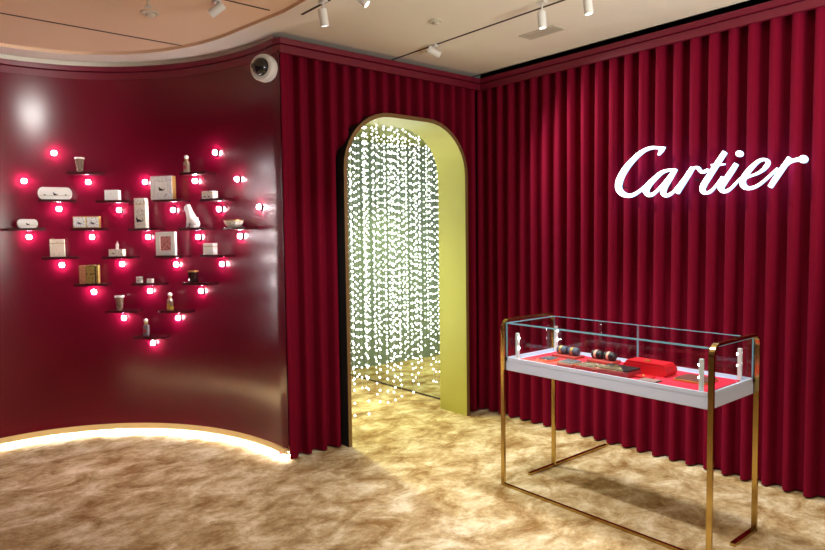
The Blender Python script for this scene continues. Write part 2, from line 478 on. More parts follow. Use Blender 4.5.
# ------------------------------------------------------------------ strings of lit beads behind the arch
def bead_curtain():
    ico = bmesh.new(); bmesh.ops.create_icosphere(ico, subdivisions=1, radius=0.0096)
    iv = np.array([v.co[:] for v in ico.verts]); ifc = [tuple(v.index for v in f.verts) for f in ico.faces]; ico.free()
    vs, fs, mi = [], [], []
    nv = 0
    rnd = random.Random(3)
    y = 4.36
    r = 0
    while y < 6.1:
        x = 2.42 + (0.055 if r % 2 else 0.0)
        while x < 4.02:
            xx, yy = x + rnd.uniform(-.025, .025), y + rnd.uniform(-.06, .06)
            bottom = rnd.choice([rnd.uniform(0.03, 0.16), rnd.uniform(0.04, 0.35), rnd.uniform(0.2, 0.6)])
            w = 0.0011
            base = nv
            for z in (bottom, 2.655):
                for k in range(3):
                    vs.append((xx + w * math.cos(k * 2.094), yy + w * math.sin(k * 2.094), z)); nv += 1
            for k in range(3):
                fs.append((base + k, base + (k + 1) % 3, base + 3 + (k + 1) % 3, base + 3 + k)); mi.append(1)
            z = bottom
            step = 0.07
            while z < 2.64:
                c = np.array((xx, yy, z))
                vs.extend(map(tuple, iv + c)); fs.extend(tuple(i + nv for i in f) for f in ifc); mi.extend([0] * len(ifc)); nv += len(iv)
                z += step * (1.5 if z < 0.45 else 1.0) * rnd.uniform(0.92, 1.08)
            x += 0.105
        y += 0.29; r += 1
    me = bpy.data.meshes.new('bead_curtain'); me.from_pydata(vs, [], fs); me.update()
    me.materials.append(M_bead); me.materials.append(M_wire)
    me.polygons.foreach_set('material_index', mi); me.polygons.foreach_set('use_smooth', [True] * len(fs))
    o = bpy.data.objects.new('bead_curtain', me); COL.objects.link(o)
    tag(o, 'curtain of hanging strings of glowing white beads filling the archway', 'bead curtain', None, 'stuff')
bead_curtain()

# ------------------------------------------------------------------ lit script sign on the right wall
def ribbon(b, pts, depth0, depth1):
    """stroke with a width per point, in picture coordinates of the sign -> plane x = const"""
    P = [Vector(p[:2]) for p in pts]; Wd = [p[2] for p in pts]
    # smooth with Catmull-Rom
    Q, Wq = [], []
    for i in range(len(P) - 1):
        p0, p1, p2, p3 = P[max(i - 1, 0)], P[i], P[i + 1], P[min(i + 2, len(P) - 1)]
        for k in range(6):
            t = k / 6
            Q.append(0.5 * ((2 * p1) + (p2 - p0) * t + (2 * p0 - 5 * p1 + 4 * p2 - p3) * t * t + (3 * p1 - p0 - 3 * p2 + p3) * t ** 3)); Wq.append(0.79 * (Wd[i] * (1 - t) + Wd[i + 1] * t))
    Q.append(P[-1]); Wq.append(0.79 * Wd[-1])
    rs = []
    for i, q in enumerate(Q):
        t = (Q[min(i + 1, len(Q) - 1)] - Q[max(i - 1, 0)]).normalized(); n = Vector((-t.y, t.x))
        a, c = q + n * Wq[i] / 2, q - n * Wq[i] / 2
        ring = []
        for d in (depth0, depth1):
            for v in (a, c):
                w = at_x(600 + v.x / 6.875, 130 + v.y / 6.875, SIGN_X)
                ring.append(b.b.verts.new((SIGN_X + d, w.y, w.z)))
        rs.append(ring)
    for r0, r1 in zip(rs, rs[1:]):
        f = b.b.faces.new((r0[0], r0[1], r1[1], r1[0])); f.material_index = 0
        for q in ((r0[0], r1[0], r1[2], r0[2]), (r0[1], r0[3], r1[3], r1[1]), (r0[2], r1[2], r1[3], r0[3])):
            b.b.faces.new(q).material_index = 2 if q[0] is r0[2] else 1
    for r in (rs[0], rs[-1]):
        b.b.faces.new((r[0], r[2], r[3], r[1])).material_index = 1
def disc(b, cx, cy, rad, d0, d1, sy=1.0):
    n = 24; A, B_ = [], []
    for i in range(n):
        w = at_x(600 + (cx + rad * math.cos(2 * PI * i / n)) / 6.875, 130 + (cy + sy * rad * math.sin(2 * PI * i / n)) / 6.875, SIGN_X)
        A.append(b.b.verts.new((SIGN_X + d0, w.y, w.z))); B_.append(b.b.verts.new((SIGN_X + d1, w.y, w.z)))
    b.b.faces.new(A).material_index = 0; b.b.faces.new(B_).material_index = 1
    for i in range(n): b.b.faces.new((A[i], B_[i], B_[(i + 1) % n], A[(i + 1) % n])).material_index = 1
SIGN_X = 4.0
o2 = 687.5
LET = {
 'C': [[(398, 172, 8), (418, 140, 30), (440, 116, 6)],
       [(436, 122, 14), (400, 122, 22), (350, 122, 24), (290, 146, 28), (222, 205, 36), (165, 275, 44), (130, 345, 48), (124, 400, 46), (150, 437, 42), (200, 452, 32), (250, 432, 22), (300, 392, 16), (345, 345, 12)]],
 'a': [[(520, 275, 16), (470, 276, 20), (420, 292, 26), (365, 340, 34), (322, 390, 42), (312, 425, 42), (340, 448, 30), (380, 425, 18), (430, 370, 14), (485, 300, 12)],
       [(516, 268, 22), (480, 325, 36), (440, 392, 38), (430, 432, 38), (456, 450, 30), (500, 425, 16), (545, 368, 12), (590, 310, 12)]],
 'r': [[(632, 258, 30), (600, 310, 36), (560, 372, 38), (523, 432, 38)],
       [(600, 290, 12), (640, 262, 18), (668, 258, 22), (682, 276, 24), (704, 290, 24), (740, 270, 12)]],
 't': [[(o2 + 168, 150, 34), (o2 + 120, 222, 38), (o2 + 60, 315, 40), (o2 + 16, 388, 42), (o2 + 18, 424, 34), (o2 + 55, 430, 22), (o2 + 100, 390, 14), (o2 + 150, 320, 11)],
       [(o2 + 75, 240, 12), (o2 + 118, 240, 15), (o2 + 165, 234, 12)]],
 'i': [[(o2 + 246, 232, 32), (o2 + 205, 295, 38), (o2 + 150, 376, 42), (o2 + 140, 404, 40), (o2 + 168, 422, 30), (o2 + 210, 400, 16), (o2 + 255, 352, 12), (o2 + 275, 330, 10)]],
 'e': [[(o2 + 268, 355, 8), (o2 + 330, 322, 14), (o2 + 400, 294, 18), (o2 + 448, 254, 30), (o2 + 464, 220, 30), (o2 + 440, 202, 22), (o2 + 395, 216, 24), (o2 + 335, 274, 36), (o2 + 292, 338, 42), (o2 + 294, 380, 44), (o2 + 330, 400, 32), (o2 + 385, 386, 22), (o2 + 450, 338, 16), (o2 + 530, 262, 12)]],
 'r2': [[(o2 + 615, 190, 36), (o2 + 565, 262, 38), (o2 + 515, 335, 38), (o2 + 478, 392, 34)],
        [(o2 + 560, 275, 10), (o2 + 600, 232, 18), (o2 + 640, 210, 26), (o2 + 690, 200, 40)]],
}
sign = thing('lit_script_sign', (SIGN_X, 1.97, 1.8), 0, 'glowing white cursive script sign mounted on the red velvet curtain', 'sign')
for i, (k, strokes) in enumerate(LET.items()):
    b = MB()
    for j, s in enumerate(strokes): ribbon(b, s, -0.0004 * j - 0.0002 * i, 0.022)
    if k == 'i': disc(b, o2 + 268, 163, 23, 0.0, 0.022, 0.92)
    if k == 'r2': disc(b, o2 + 708, 200, 28, -0.002, 0.022, 0.95)
    bmesh.ops.recalc_face_normals(b.b, faces=b.b.faces)
    me = bpy.data.meshes.new('letter'); b.b.to_mesh(me); b.b.free()
    me.materials.append(M_sign); me.materials.append(M_signside); me.materials.append(M_signback)
    o = bpy.data.objects.new('letter', me); COL.objects.link(o); o.parent = sign
    o.matrix_parent_inverse = Matrix.Translation(sign.location).inverted()
for yy, zz in ((2.515, 1.87), (2.19, 1.86), (2.0, 1.88), (1.79, 1.90), (1.56, 1.88)):
    MB().tube((0.018, yy - 1.97, zz - 1.8), (0.076, yy - 1.97, zz - 1.8), 0.004, 8).build('mounting_pin', M_black, sign)

# ------------------------------------------------------------------ heart of wall shelves and bulbs
SHD, SHL, SHT = 0.125, 0.245, 0.019
SHELF = {   # key: (px of the shelf centre, py of its front edge, item phrase)
 'tumbler_a': (84, 173, 'the topmost crystal tumbler'),
 'bottle_a': (192, 173, 'the topmost perfume bottle'),
 'longpill': (57, 200.5, 'the long white pill-shaped box'),
 'plainbox': (112, 201.3, 'the plain white box'),
 'bigframe': (167, 200.5, 'the large white ornate box'),
 'smallbox': (211, 199.6, 'the low ivory patterned box'),
 'pill': (26, 229.3, 'the short white oval box at the far left'),
 'pair': (88, 229.3, 'the two square gold-edged boxes'),
 'tallbox': (143, 229.4, 'the tall narrow white box'),
 'cat': (191, 229, 'the white sitting cat figurine'),
 'bowl': (233, 228.4, 'the low ivory bowl'),
 'cream': (60, 258, 'the cream spotted box'),
 'tissue': (118, 257.6, 'the white tissue box'),
 'frame': (168, 256.7, 'the framed rose picture'),
 'cube': (212, 256, 'the plain ivory cube box'),
 'books': (91, 285, 'the olive gold patterned case'),
 'cubes': (146, 284.5, 'the pair of tiny white boxes'),
 'jar': (195, 284, 'the dark glass candle jar'),
 'tumbler_b': (121, 312, 'the lower crystal tumbler'),
 'bottle_b': (172, 312, 'the perfume bottle with amber liquid'),
 'bottle_c': (148, 338, 'the smoky perfume bottle'),
}
BULB = {
 'tumbler_a': (88, 182), 'bottle_a': (195, 181), 'longpill': (59, 209), 'plainbox': (119, 210), 'bigframe': (173, 210), 'smallbox': (219, 209),
 'pill': (29, 237), 'pair': (92, 237), 'tallbox': (148, 237), 'cat': (198, 237), 'bowl': (240, 236), 'cream': (62, 265), 'tissue': (122, 264),
 'frame': (176, 264.5), 'cube': (222, 264), 'books': (94, 292), 'cubes': (150, 291), 'jar': (201, 291), 'tumbler_b': (124, 318), 'bottle_b': (178, 318), 'bottle_c': (153, 343),
}
FREE = {
 (54, 153): 'bulb topping the left lobe of the heart, no shelf above it',
 (215, 152.5): 'bulb topping the right lobe of the heart, no shelf above it',
 (24, 181): 'bulb on the red wall left of the long white pill-shaped box',
 (145, 182): 'bulb on the red wall just left of the white ornate box',
 (237, 179): 'bulb on the red wall above the low patterned box',
 (259, 207): 'bulb on the red wall at the far right edge of the heart',
}
M_shelf = mat('red_shelf_lacquer', lin((64, 8, 20)), 0.25, spec=0.5, coat=0.3)
proto_s = MB().box((-SHL / 2, -SHD, -SHT), (SHL / 2, 0.008, 0), 0.002).build('wall_shelf', M_shelf)
used = False
SURF = {}
for k, (px, py, phrase) in SHELF.items():
    f = at_wall(px, py, SHD)              # front edge, mid height
    n = wall_rot(f)
    back = f + Matrix.Rotation(n, 3, 'Z') @ Vector((0, SHD, 0))
    o = proto_s if not used else proto_s.copy()
    if used: COL.objects.link(o)
    used = True
    o.location = (back.x, back.y, f.z + SHT / 2); o.rotation_euler = (0, 0, n)
    tag(o, 'glossy dark red wall shelf under ' + phrase, 'shelf', 'shelves of the heart on the curved wall')
    SURF[k] = f.z + SHT / 2
proto_b = thing('wall_bulb', (0, 0, 0), 0, 'x', 'light bulb')
MB().lathe([(0.021, 0), (0.021, 0.012), (0.014, 0.016)], 20, Matrix.Rotation(PI / 2, 4, 'X')).build('socket', M_shelf, proto_b, True)
MB().ball((0, -0.019, 0), 0.0175, 3).build('globe', M_bulb, proto_b, True)
used = False
def put_bulb(px, py, label):
    global used
    p = at_wall(px, py, 0.019); n = wall_rot(p)
    o = proto_b if not used else copy_tree(proto_b)
    used = True
    w = p + Matrix.Rotation(n, 3, 'Z') @ Vector((0, 0.019, 0))
    o.location = (w.x, w.y, p.z); o.rotation_euler = (0, 0, n)
    tag(o, label, 'light bulb', 'bulbs of the heart on the curved wall')
for k, (px, py) in BULB.items(): put_bulb(px, py, 'glowing bulb on the red wall beneath ' + SHELF[k][2])
for (px, py), t in FREE.items(): put_bulb(px, py, 'glowing ' + t)

SCALE = {'longpill': (.79, .99), 'pill': (.8, .97), 'pair': (.95, .98), 'bigframe': (1, .97), 'frame': (.93, .96), 'tumbler_a': (.84, .97), 'tumbler_b': (.84, .97), 'bottle_a': (.93, .93), 'bottle_b': (.93, .93), 'bottle_c': (.93, .93), 'cat': (.9, .86), 'bowl': (.85, .82), 'cubes': (.67, .85), 'tallbox': (.86, .97), 'jar': (.8, .92), 'cube': (.85, .92), 'books': (.78, .9)}
def stand(name, key, px, label, cat, depth=0.068, group=None, turn=0.0):
    """an empty on a shelf, local -y faces the room"""
    z = SURF[key]
    # horizontal place: the ray of this pixel column at the shelf's height
    py = SHELF[key][1]
    p = at_wall(px, py, depth)
    for _ in range(12):                   # follow the column until the ray meets the shelf's top height
        py += 40 * (p.z - z); p = at_wall(px, py, depth)
    q = thing(name, (p.x, p.y, z), wall_rot(p) + turn, label, cat, group)
    sx, sz = SCALE.get(key, (.79, .93)); q.scale = (sx, sx, sz)
    return q
def cat_motif(b, cx, cz, s, y):
    """small crouching cat outline"""
    pts = [(-.5, 0), (-.45, .35), (-.62, .5), (-.62, .72), (-.5, .88), (-.3, .8), (-.2, .55), (.1, .5), (.4, .42), (.5, .2), (.75, .3), (.9, .55), (.98, .52), (.85, .18), (.5, 0)]
    b.poly([(cx + s * u, cz + s * v) for u, v in pts], 0.0015, Matrix.Translation((0, y - 0.0015, 0)))
def rounded(w, h, r, n=8):
    pts = []
    for cx, cz, a0 in ((w / 2 - r, r, -PI / 2), (w / 2 - r, h - r, 0), (-w / 2 + r, h - r, PI / 2), (-w / 2 + r, r, PI)):
        pts += [(cx + r * math.cos(a0 + PI / 2 * i / n), cz + r * math.sin(a0 + PI / 2 * i / n)) for i in range(n + 1)]
    return pts

PXM = 0.00795      # metres per pixel on the curved wall's middle
def tumbler(key, px, label):
    t = stand('crystal_tumbler', key, px, label, 'tumbler')
    MB().lathe([(0.026, 0), (0.028, 0.006), (0.026, 0.012), (0.033, 0.06), (0.040, 0.108), (0.037, 0.108), (0.030, 0.05), (0.022, 0.018), (0.0, 0.016)], 12).build('glass', M_tumbler, t)
    MB().lathe([(0.0405, 0.104), (0.0415, 0.104), (0.0415, 0.116), (0.0385, 0.116), (0.0385, 0.104)], 24).build('rim', M_ivory, t)
    MB().lathe([(0.0, 0.014), (0.023, 0.016), (0.030, 0.075), (0.0, 0.075)], 16).build('wax', M_dots, t)
def bottle(key, px, label, m, hh=0.105, liquid=None):
    t = stand('perfume_bottle', key, px, label, 'perfume bottle')
    MB().lathe([(0.020, 0), (0.026, 0.004), (0.026, hh * 0.7), (0.022, hh * 0.86), (0.012, hh * 0.93), (0.010, hh), (0, hh)], 8).build('flask', m, t)
    MB().lathe([(0.0125, hh * 0.94), (0.0135, hh * 0.96), (0.0135, hh + 0.005), (0.0, hh + 0.005)], 16).build('collar', M_goldtrim, t, True)
    MB().ball((0, 0, hh + 0.021), 0.0185, 2).build('stopper', M_ivory, t, True)
    if liquid:
        MB().lathe([(0.0268, 0.006), (0.0268, 0.03)], 8, caps=False).build('liquid', liquid, t)
    MB().box((-0.013, -0.0275, 0.03), (0.013, -0.0245, 0.058)).build('label_plate', M_darkred if not liquid else M_goldtrim, t)
def plain_box(name, key, px, w, d, h, m, label, cat='box', lid=True, trim=None, motif=None, turn=0.0, depth=0.068, group=None, lidh=None, gap=M_goldtrim):
    t = stand(name, key, px, label, cat, depth, group, turn)
    lidh = lidh or h * 0.35
    if lid:
        MB().box((-w / 2, -d / 2, 0), (w / 2, d / 2, h - lidh), 0.003).build('body', m, t)
        MB().box((-w / 2 + 0.002, -d / 2 + 0.002, h - lidh), (w / 2 - 0.002, d / 2 - 0.002, h - lidh + 0.004)).build('seam', gap, t)
        MB().box((-w / 2, -d / 2, h - lidh + 0.004), (w / 2, d / 2, h), 0.003).build('lid', m, t)
    else:
        MB().box((-w / 2, -d / 2, 0), (w / 2, d / 2, h), 0.003).build('body', m, t)
    if motif:
        b = MB(); cat_motif(b, *motif, -d / 2 - 0.0005); b.build('cat_motif', M_motif, t)
    return t

tumbler('tumbler_a', 80, 'clear crystal tumbler with a bright rim on the topmost left shelf of the heart')
tumbler('tumbler_b', 120, 'clear crystal tumbler with a bright rim on the low left shelf of the heart')
bottle('bottle_a', 187, 'clear perfume bottle with round stopper on the topmost right shelf', M_perfume)
bottle('bottle_b', 170.5, 'perfume bottle with amber liquid on the low right shelf', M_perfume, liquid=M_amber)
bottle('bottle_c', 146.5, 'smoky perfume bottle on the lowest shelf at the tip of the heart', M_perfume2)

def pill_box(key, px, w, h, label, motifs):
    t = stand('pill_shaped_box', key, px, label, 'box')
    d = 0.07
    MB().poly(rounded(w, h, h * 0.47), d, Matrix.Translation((0, -d / 2, 0))).build('body', M_ivory, t, True)
    MB().box((-w * 0.46, -d / 2 - 0.0015, h * 0.30), (w * 0.46, -d / 2 + 0.002, h * 0.33)).build('seam', M_goldtrim, t)
    for cx, s in motifs:
        b = MB(); cat_motif(b, cx, h * 0.34, s, -d / 2 - 0.0006); b.build('cat_motif', M_motif, t)
pill_box('longpill', 55.5, 0.285, 0.092, 'long white pill-shaped box with small black cat motifs', [(-0.085, 0.012), (0.0, 0.026), (0.09, 0.012)])
pill_box('pill', 27.5, 0.165, 0.068, 'short white oval box with one black cat motif, far left of the heart', [(0.0, 0.020)])

t = plain_box('white_box', 'plainbox', 113, 0.128, 0.08, 0.085, M_whitecard, 'plain white lidded box with tiny grey lettering near the heart top centre', lid=False)
MB().box((-0.012, -0.0415, 0.052), (0.010, -0.0395, 0.055)).build('print', M_vent, t)
t = plain_box('ornate_box', 'bigframe', 163.5, 0.185, 0.05, 0.185, M_ornate, 'large square white ornate box with a black cat in its middle', lid=False)
MB().box((-0.05, -0.0275, 0.05), (0.05, -0.0245, 0.135), 0.001).build('centre_panel', M_whitecard, t)
b = MB(); cat_motif(b, 0.0, 0.07, 0.032, -0.028); b.build('cat_motif', M_motif, t)
MB().box((-0.094, -0.022, 0.002), (0.094, 0.024, 0.183)).build('gilt_edge', M_goldtrim, t)
t = plain_box('patterned_box', 'smallbox', 210, 0.14, 0.07, 0.062, M_floral, 'low ivory patterned box with dark figures on the upper right', lidh=0.018)
for c in (-0.03, 0.025):
    b = MB(); cat_motif(b, c, 0.012, 0.016, -0.0357); b.build('cat_motif', M_motif, t)
for k, (px, lab) in enumerate(((80.5, 'left'), (94.0, 'right'))):
    t = plain_box('gold_edged_box', 'pair', px, 0.098, 0.06, 0.092, M_goldtrim, 'square white gold-edged box, the %s one of the two side by side' % lab, lid=False, group='pair of square boxes')
    MB().box((-0.044, -0.0325, 0.006), (0.044, -0.029, 0.086), 0.001).build('front_panel', M_ornate, t)
    b = MB(); cat_motif(b, 0.0, 0.03, 0.022, -0.0328); b.build('cat_motif', M_motif, t)
t = plain_box('tall_box', 'tallbox', 142, 0.105, 0.06, 0.238, M_floral, 'tall white patterned box with a black cat low on its front', lid=True, lidh=0.05)
b = MB(); cat_motif(b, -0.012, 0.05, 0.042, -0.0306); b.build('cat_motif', M_motif, t)
# the sitting cat figurine: one skinned body
def cat_figure():
    t = stand('cat_figurine', 'cat', 191, 'white porcelain cat figurine sitting with its head turned left', 'figurine')
    J = [((0.030, 0, 0.035), 0.042), ((0.018, 0, 0.080), 0.036), ((0.000, 0, 0.120), 0.030), ((-0.014, 0, 0.148), 0.026), ((-0.028, 0, 0.172), 0.031), ((-0.060, 0, 0.166), 0.018),
         ((-0.014, -0.014, 0.060), 0.016), ((-0.022, -0.014, 0.012), 0.012), ((-0.040, -0.014, 0.009), 0.009),
         ((0.010, 0.014, 0.060), 0.016), ((-0.010, 0.014, 0.012), 0.012), ((-0.028, 0.014, 0.009), 0.009),
         ((0.066, 0.01, 0.014), 0.012), ((0.060, -0.03, 0.010), 0.009), ((0.02, -0.042, 0.009), 0.007),
         ((-0.018, 0.016, 0.206), 0.006), ((-0.018, -0.016, 0.206), 0.006)]
    E = [(0, 1), (1, 2), (2, 3), (3, 4), (4, 5), (2, 6), (6, 7), (7, 8), (2, 9), (9, 10), (10, 11), (0, 12), (12, 13), (13, 14), (4, 15), (4, 16)]
    me = bpy.data.meshes.new('body'); me.from_pydata([j[0] for j in J], E, []); me.update()
    o = bpy.data.objects.new('body', me); COL.objects.link(o); o.parent = t
    sk = o.modifiers.new('skin', 'SKIN')
    if not me.skin_vertices: me.attributes.new
    lay = me.skin_vertices[0].data if me.skin_vertices else None
    return t, o, J
t, o, J = cat_figure()
bpy.context.view_layer.update()
if not o.data.skin_vertices:
    bpy.context.view_layer.objects.active = o; o.select_set(True)
    bpy.ops.mesh.customdata_skin_add()
for v, (_, r) in zip(o.data.skin_vertices[0].data, J): v.radius = (r, r)
o.data.skin_vertices[0].data[0].use_root = True
s = o.modifiers.new('smooth', 'SUBSURF'); s.levels = s.render_levels = 2
o.data.materials.append(M_ivory)
o.modifiers['skin'].use_smooth_shade = True

t = stand('ivory_bowl', 'bowl', 234, 'low ivory bowl with a dark pattern on the right side of the heart', 'bowl')
MB().lathe([(0.045, 0), (0.052, 0.004), (0.075, 0.03), (0.083, 0.058), (0.079, 0.058), (0.068, 0.03), (0.04, 0.010), (0, 0.009)], 28).build('bowl_body', M_floral, t, True)
MB().lathe([(0.0835, 0.054), (0.0845, 0.058), (0.0835, 0.062), (0.078, 0.062), (0.078, 0.056)], 28).build('rim', M_goldtrim, t, True)
plain_box('spotted_box', 'cream', 58, 0.125, 0.07, 0.142, M_dots, 'upright cream box with small red spots on the left of the heart', lid=True, lidh=0.035)
t = plain_box('tissue_box', 'tissue', 117.5, 0.132, 0.09, 0.058, M_floral, 'white patterned tissue box with a tissue sticking up', lid=False, motif=(-0.02, 0.018, 0.016))
b = MB()
b.lathe([(0.016, 0.056), (0.014, 0.072), (0.016, 0.090), (0.009, 0.110), (0.002, 0.126)], 7, Matrix.Translation((-0.005, 0, 0)) @ Matrix.Rotation(0.08, 4, 'Y')); b.build('tissue', M_whitecard, t, True)
t = stand('picture_frame', 'frame', 167, 'square white picture frame holding a rose-coloured picture', 'picture frame')
F = 0.178
b = MB()
for lo, hi in (((-F / 2, -0.02, 0), (F / 2, 0.012, 0.038)), ((-F / 2, -0.02, F - 0.038 + 0.01), (F / 2, 0.012, F + 0.01)), ((-F / 2, -0.02, 0.036), (-F / 2 + 0.038, 0.012, F - 0.026)), ((F / 2 - 0.038, -0.02, 0.036), (F / 2, 0.012, F - 0.026))):
    b.box(lo, hi, 0.002)
b.build('frame', M_whitecard, t)
MB().box((-0.054, -0.008, 0.034), (0.054, 0.004, 0.156)).build('picture', M_rosepic, t)
plain_box('ivory_cube_box', 'cube', 210.5, 0.092, 0.09, 0.092, M_ivory, 'plain ivory cube box turned to show two faces', lid=True, lidh=0.03, turn=0.35)
# gold case made of three upright volumes
t = stand('patterned_case', 'books', 90, 'olive gold patterned case with a rose-gold left volume', 'case')
MB().box((-0.084, -0.045, 0), (-0.026, 0.045, 0.155), 0.003).build('volume', M_rosegold, t)
MB().box((-0.022, -0.045, 0), (0.056, 0.045, 0.157), 0.003).build('volume', M_olive, t)
MB().box((0.066, -0.045, 0), (0.088, 0.045, 0.155), 0.003).build('volume', M_olive, t)
MB().box((-0.080, -0.040, 0.0), (0.084, 0.040, 0.148)).build('slipcase_core', M_motif, t)
plain_box('small_white_box', 'cubes', 139.7, 0.056, 0.056, 0.056, M_whitecard, 'tiny white cube box with a dark mark, left of a smaller box', lid=True, lidh=0.016, motif=(-0.004, 0.016, 0.014))
plain_box('small_white_box', 'cubes', 150.5, 0.064, 0.05, 0.036, M_ivory, 'tiny low white box beside the taller marked cube box', lid=True, lidh=0.012)
t = stand('candle_jar', 'jar', 193.5, 'dark glass candle jar with a gold rim on the lower right', 'candle jar')
MB().lathe([(0.042, 0), (0.045, 0.004), (0.045, 0.086), (0.041, 0.086), (0.040, 0.012), (0, 0.012)], 24).build('jar_body', M_darkjar, t, True)
MB().lathe([(0.046, 0.084), (0.048, 0.085), (0.048, 0.094), (0.0, 0.094)], 24).build('lid', M_goldtrim, t, True)

# ------------------------------------------------------------------ the glass display case
TX0, TX1, TY0, TY1 = 2.954, 3.452, 1.392, 2.655
t = thing('display_case', ((TX0 + TX1) / 2, (TY0 + TY1) / 2, 0), 0, 'long glass jewellery display case on a tall polished brass frame', 'display case')
def own(o):
    o.matrix_parent_inverse = Matrix.Translation(t.location).inverted(); return o
ZT0, ZT1, ZF, ZG = 0.722, 0.802, 0.788, 1.012
b = MB()
b.box((TX0 + 0.012, TY0, ZT0), (TX1 - 0.012, TY1 - 0.006, ZF - 0.006), 0.002)
b.box((TX0 + 0.012, TY0, ZF - 0.01), (TX0 + 0.024, TY1 - 0.006, ZT1)); b.box((TX1 - 0.024, TY0, ZF - 0.01), (TX1 - 0.012, TY1 - 0.006, ZT1))
b.box((TX0 + 0.012, TY0, ZF - 0.01), (TX1 - 0.012, TY0 + 0.012, ZT1)); b.box((TX0 + 0.012, TY1 - 0.018, ZF - 0.01), (TX1 - 0.012, TY1 - 0.006, ZT1))
own(b.build('tray', M_white, t))
own(MB().box((TX0 + 0.05, TY0 + 0.05, ZF - 0.006), (TX1 - 0.05, TY1 - 0.05, ZF)).build('felt_lining', M_redfelt, t))
def hoop(y):
    r, h = 0.055, 1.03
    p = [(TX0, y, 0.0), (TX0, y, 0.4), (TX0, y, h - r)]
    p += [(TX0 + r - r * math.cos(a), y, h - r + r * math.sin(a)) for a in [PI / 2 * i / 8 for i in range(1, 9)]]
    p += [(TX1 - r + r * math.sin(a), y, h - r + r * math.cos(a)) for a in [PI / 2 * i / 8 for i in range(0, 9)]]
    p += [(TX1, y, 0.4), (TX1, y, 0.0)]
    return p
for y in (TY0 - 0.012, TY1 + 0.008):
    own(MB().sweep(hoop(y), 0.026, 0.014, (0, 1, 0)).build('frame_hoop', M_gold, t))
own(MB().sweep([(TX0, TY0 - 0.012, 0.008), (TX0, TY1 + 0.008, 0.008)], 0.018, 0.016, (1, 0, 0)).build('floor_rail', M_gold, t))
own(MB().sweep([(3.20, TY1 + 0.008, 0.008), (4.065, TY1 + 0.008, 0.008)], 0.024, 0.016, (0, 1, 0)).build('foot_bar', M_gold, t))
own(MB().sweep([(3.20, TY0 - 0.012, 0.008), (TX1 + 0.005, TY0 - 0.012, 0.008)], 0.026, 0.016, (0, 1, 0)).build('foot_bar', M_gold, t))
def pane(lo, hi, name='glass_pane'): return own(MB().box(lo, hi).build(name, M_glass, t))
g = 0.006
GX0, GX1, GY0, GY1 = TX0 + 0.016, TX1 - 0.016, TY0 + 0.004, TY1 - 0.010
def quad(pts):
    b = MB(); b.b.faces.new([b.b.verts.new(p) for p in pts]); return own(b.build('glass_pane', M_glass, t))
quad([(GX0, GY0, ZT1), (GX0, GY1, ZT1), (GX0, GY1, ZG), (GX0, GY0, ZG)])
YM = 2.04
quad([(GX1, GY0, ZT1), (GX1, YM, ZT1), (GX1, YM, ZG), (GX1, GY0, ZG)])
quad([(GX1 - 0.004, YM, ZT1), (GX1 - 0.004, GY1, ZT1), (GX1 - 0.004, GY1, ZG), (GX1 - 0.004, YM, ZG)])
quad([(GX0, GY0, ZT1), (GX1, GY0, ZT1), (GX1, GY0, ZG), (GX0, GY0, ZG)])
quad([(GX0, GY1, ZT1), (GX1, GY1, ZT1), (GX1, GY1, ZG), (GX0, GY1, ZG)])
quad([(GX0, GY0, ZG), (GX1, GY0, ZG), (GX1, GY1, ZG), (GX0, GY1, ZG)])
def edge(lo, hi): return own(MB().box(lo, hi).build('glass_edge', M_glassedge, t))
e = 0.003
edge((GX0 - e, GY0, ZG - 0.004), (GX0 + e, GY1, ZG + 0.004))
edge((GX1 - 0.0015, GY0, ZG - 0.002), (GX1 + 0.0015, GY1, ZG + 0.002))
edge((GX0, GY0 - e, ZG - 0.003), (GX1, GY0 + e, ZG + 0.003))
edge((GX0, GY1 - e, ZG - 0.003), (GX1, GY1 + e, ZG + 0.003))
for x in (GX0, GX1):
    for y in (GY0, GY1): edge((x - e, y - e, ZT1), (x + e, y + e, ZG))
edge((GX1 - 0.006, YM - 0.004, ZT1), (GX1 + 0.001, YM + 0.004, ZG))
M_caseled = mat('case_led', (1, 1, 1), 0.4, emit=(0.8, 0.92, 1.0), estr=60)
for x, y, sx, sy in ((3.000, 2.585, 1, -1), (3.415, 2.615, -1, -1), (2.992, 1.446, 1, 1), (3.405, 1.446, -1, 1)):
    post = own(MB().box((x - 0.009, y - 0.009, ZF), (x + 0.009, y + 0.009, ZF + 0.165), 0.002).build('lamp_post', M_whitemetal, t))
    for z in (0.075, 0.135):
        o = MB().box((x - 0.004, y + sy * 0.012 - 0.003, ZF + z - 0.004), (x + 0.004, y + sy * 0.012 + 0.003, ZF + z + 0.004), 0.001).build('led_spot', M_caseled, post)

# things laid out in the case
def flat_box(name, p, sx, sy, h, mb, mt, label, rz=0.0, cat='jewellery box', deco=None):
    q = thing(name, (p[0], p[1], ZF), rz, label, cat)
    MB().box((-sx / 2, -sy / 2, 0), (sx / 2, sy / 2, h * 0.75), 0.002).build('base', mb, q)
    MB().box((-sx / 2 + 0.004, -sy / 2 + 0.004, h * 0.75), (sx / 2 - 0.004, sy / 2 - 0.004, h), 0.002).build('top', mt, q)
    if deco:
        MB().box((deco[0] - 0.010, deco[1] - 0.006, h), (deco[0] + 0.010, deco[1] + 0.006, h + 0.004), 0.001).build('clasp', M_goldtrim, q)
    return q
flat_box('flat_jewel_box', (3.115, 2.440), 0.10, 0.085, 0.020, M_redleather, M_navy, 'small red box with a blue-grey top nearest the left end of the case', deco=(0, 0))
flat_box('flat_jewel_box', (3.085, 2.265), 0.11, 0.105, 0.028, M_darkred, M_navy, 'red box with a blue-grey velvet top, second from the left end', deco=(0.02, 0))
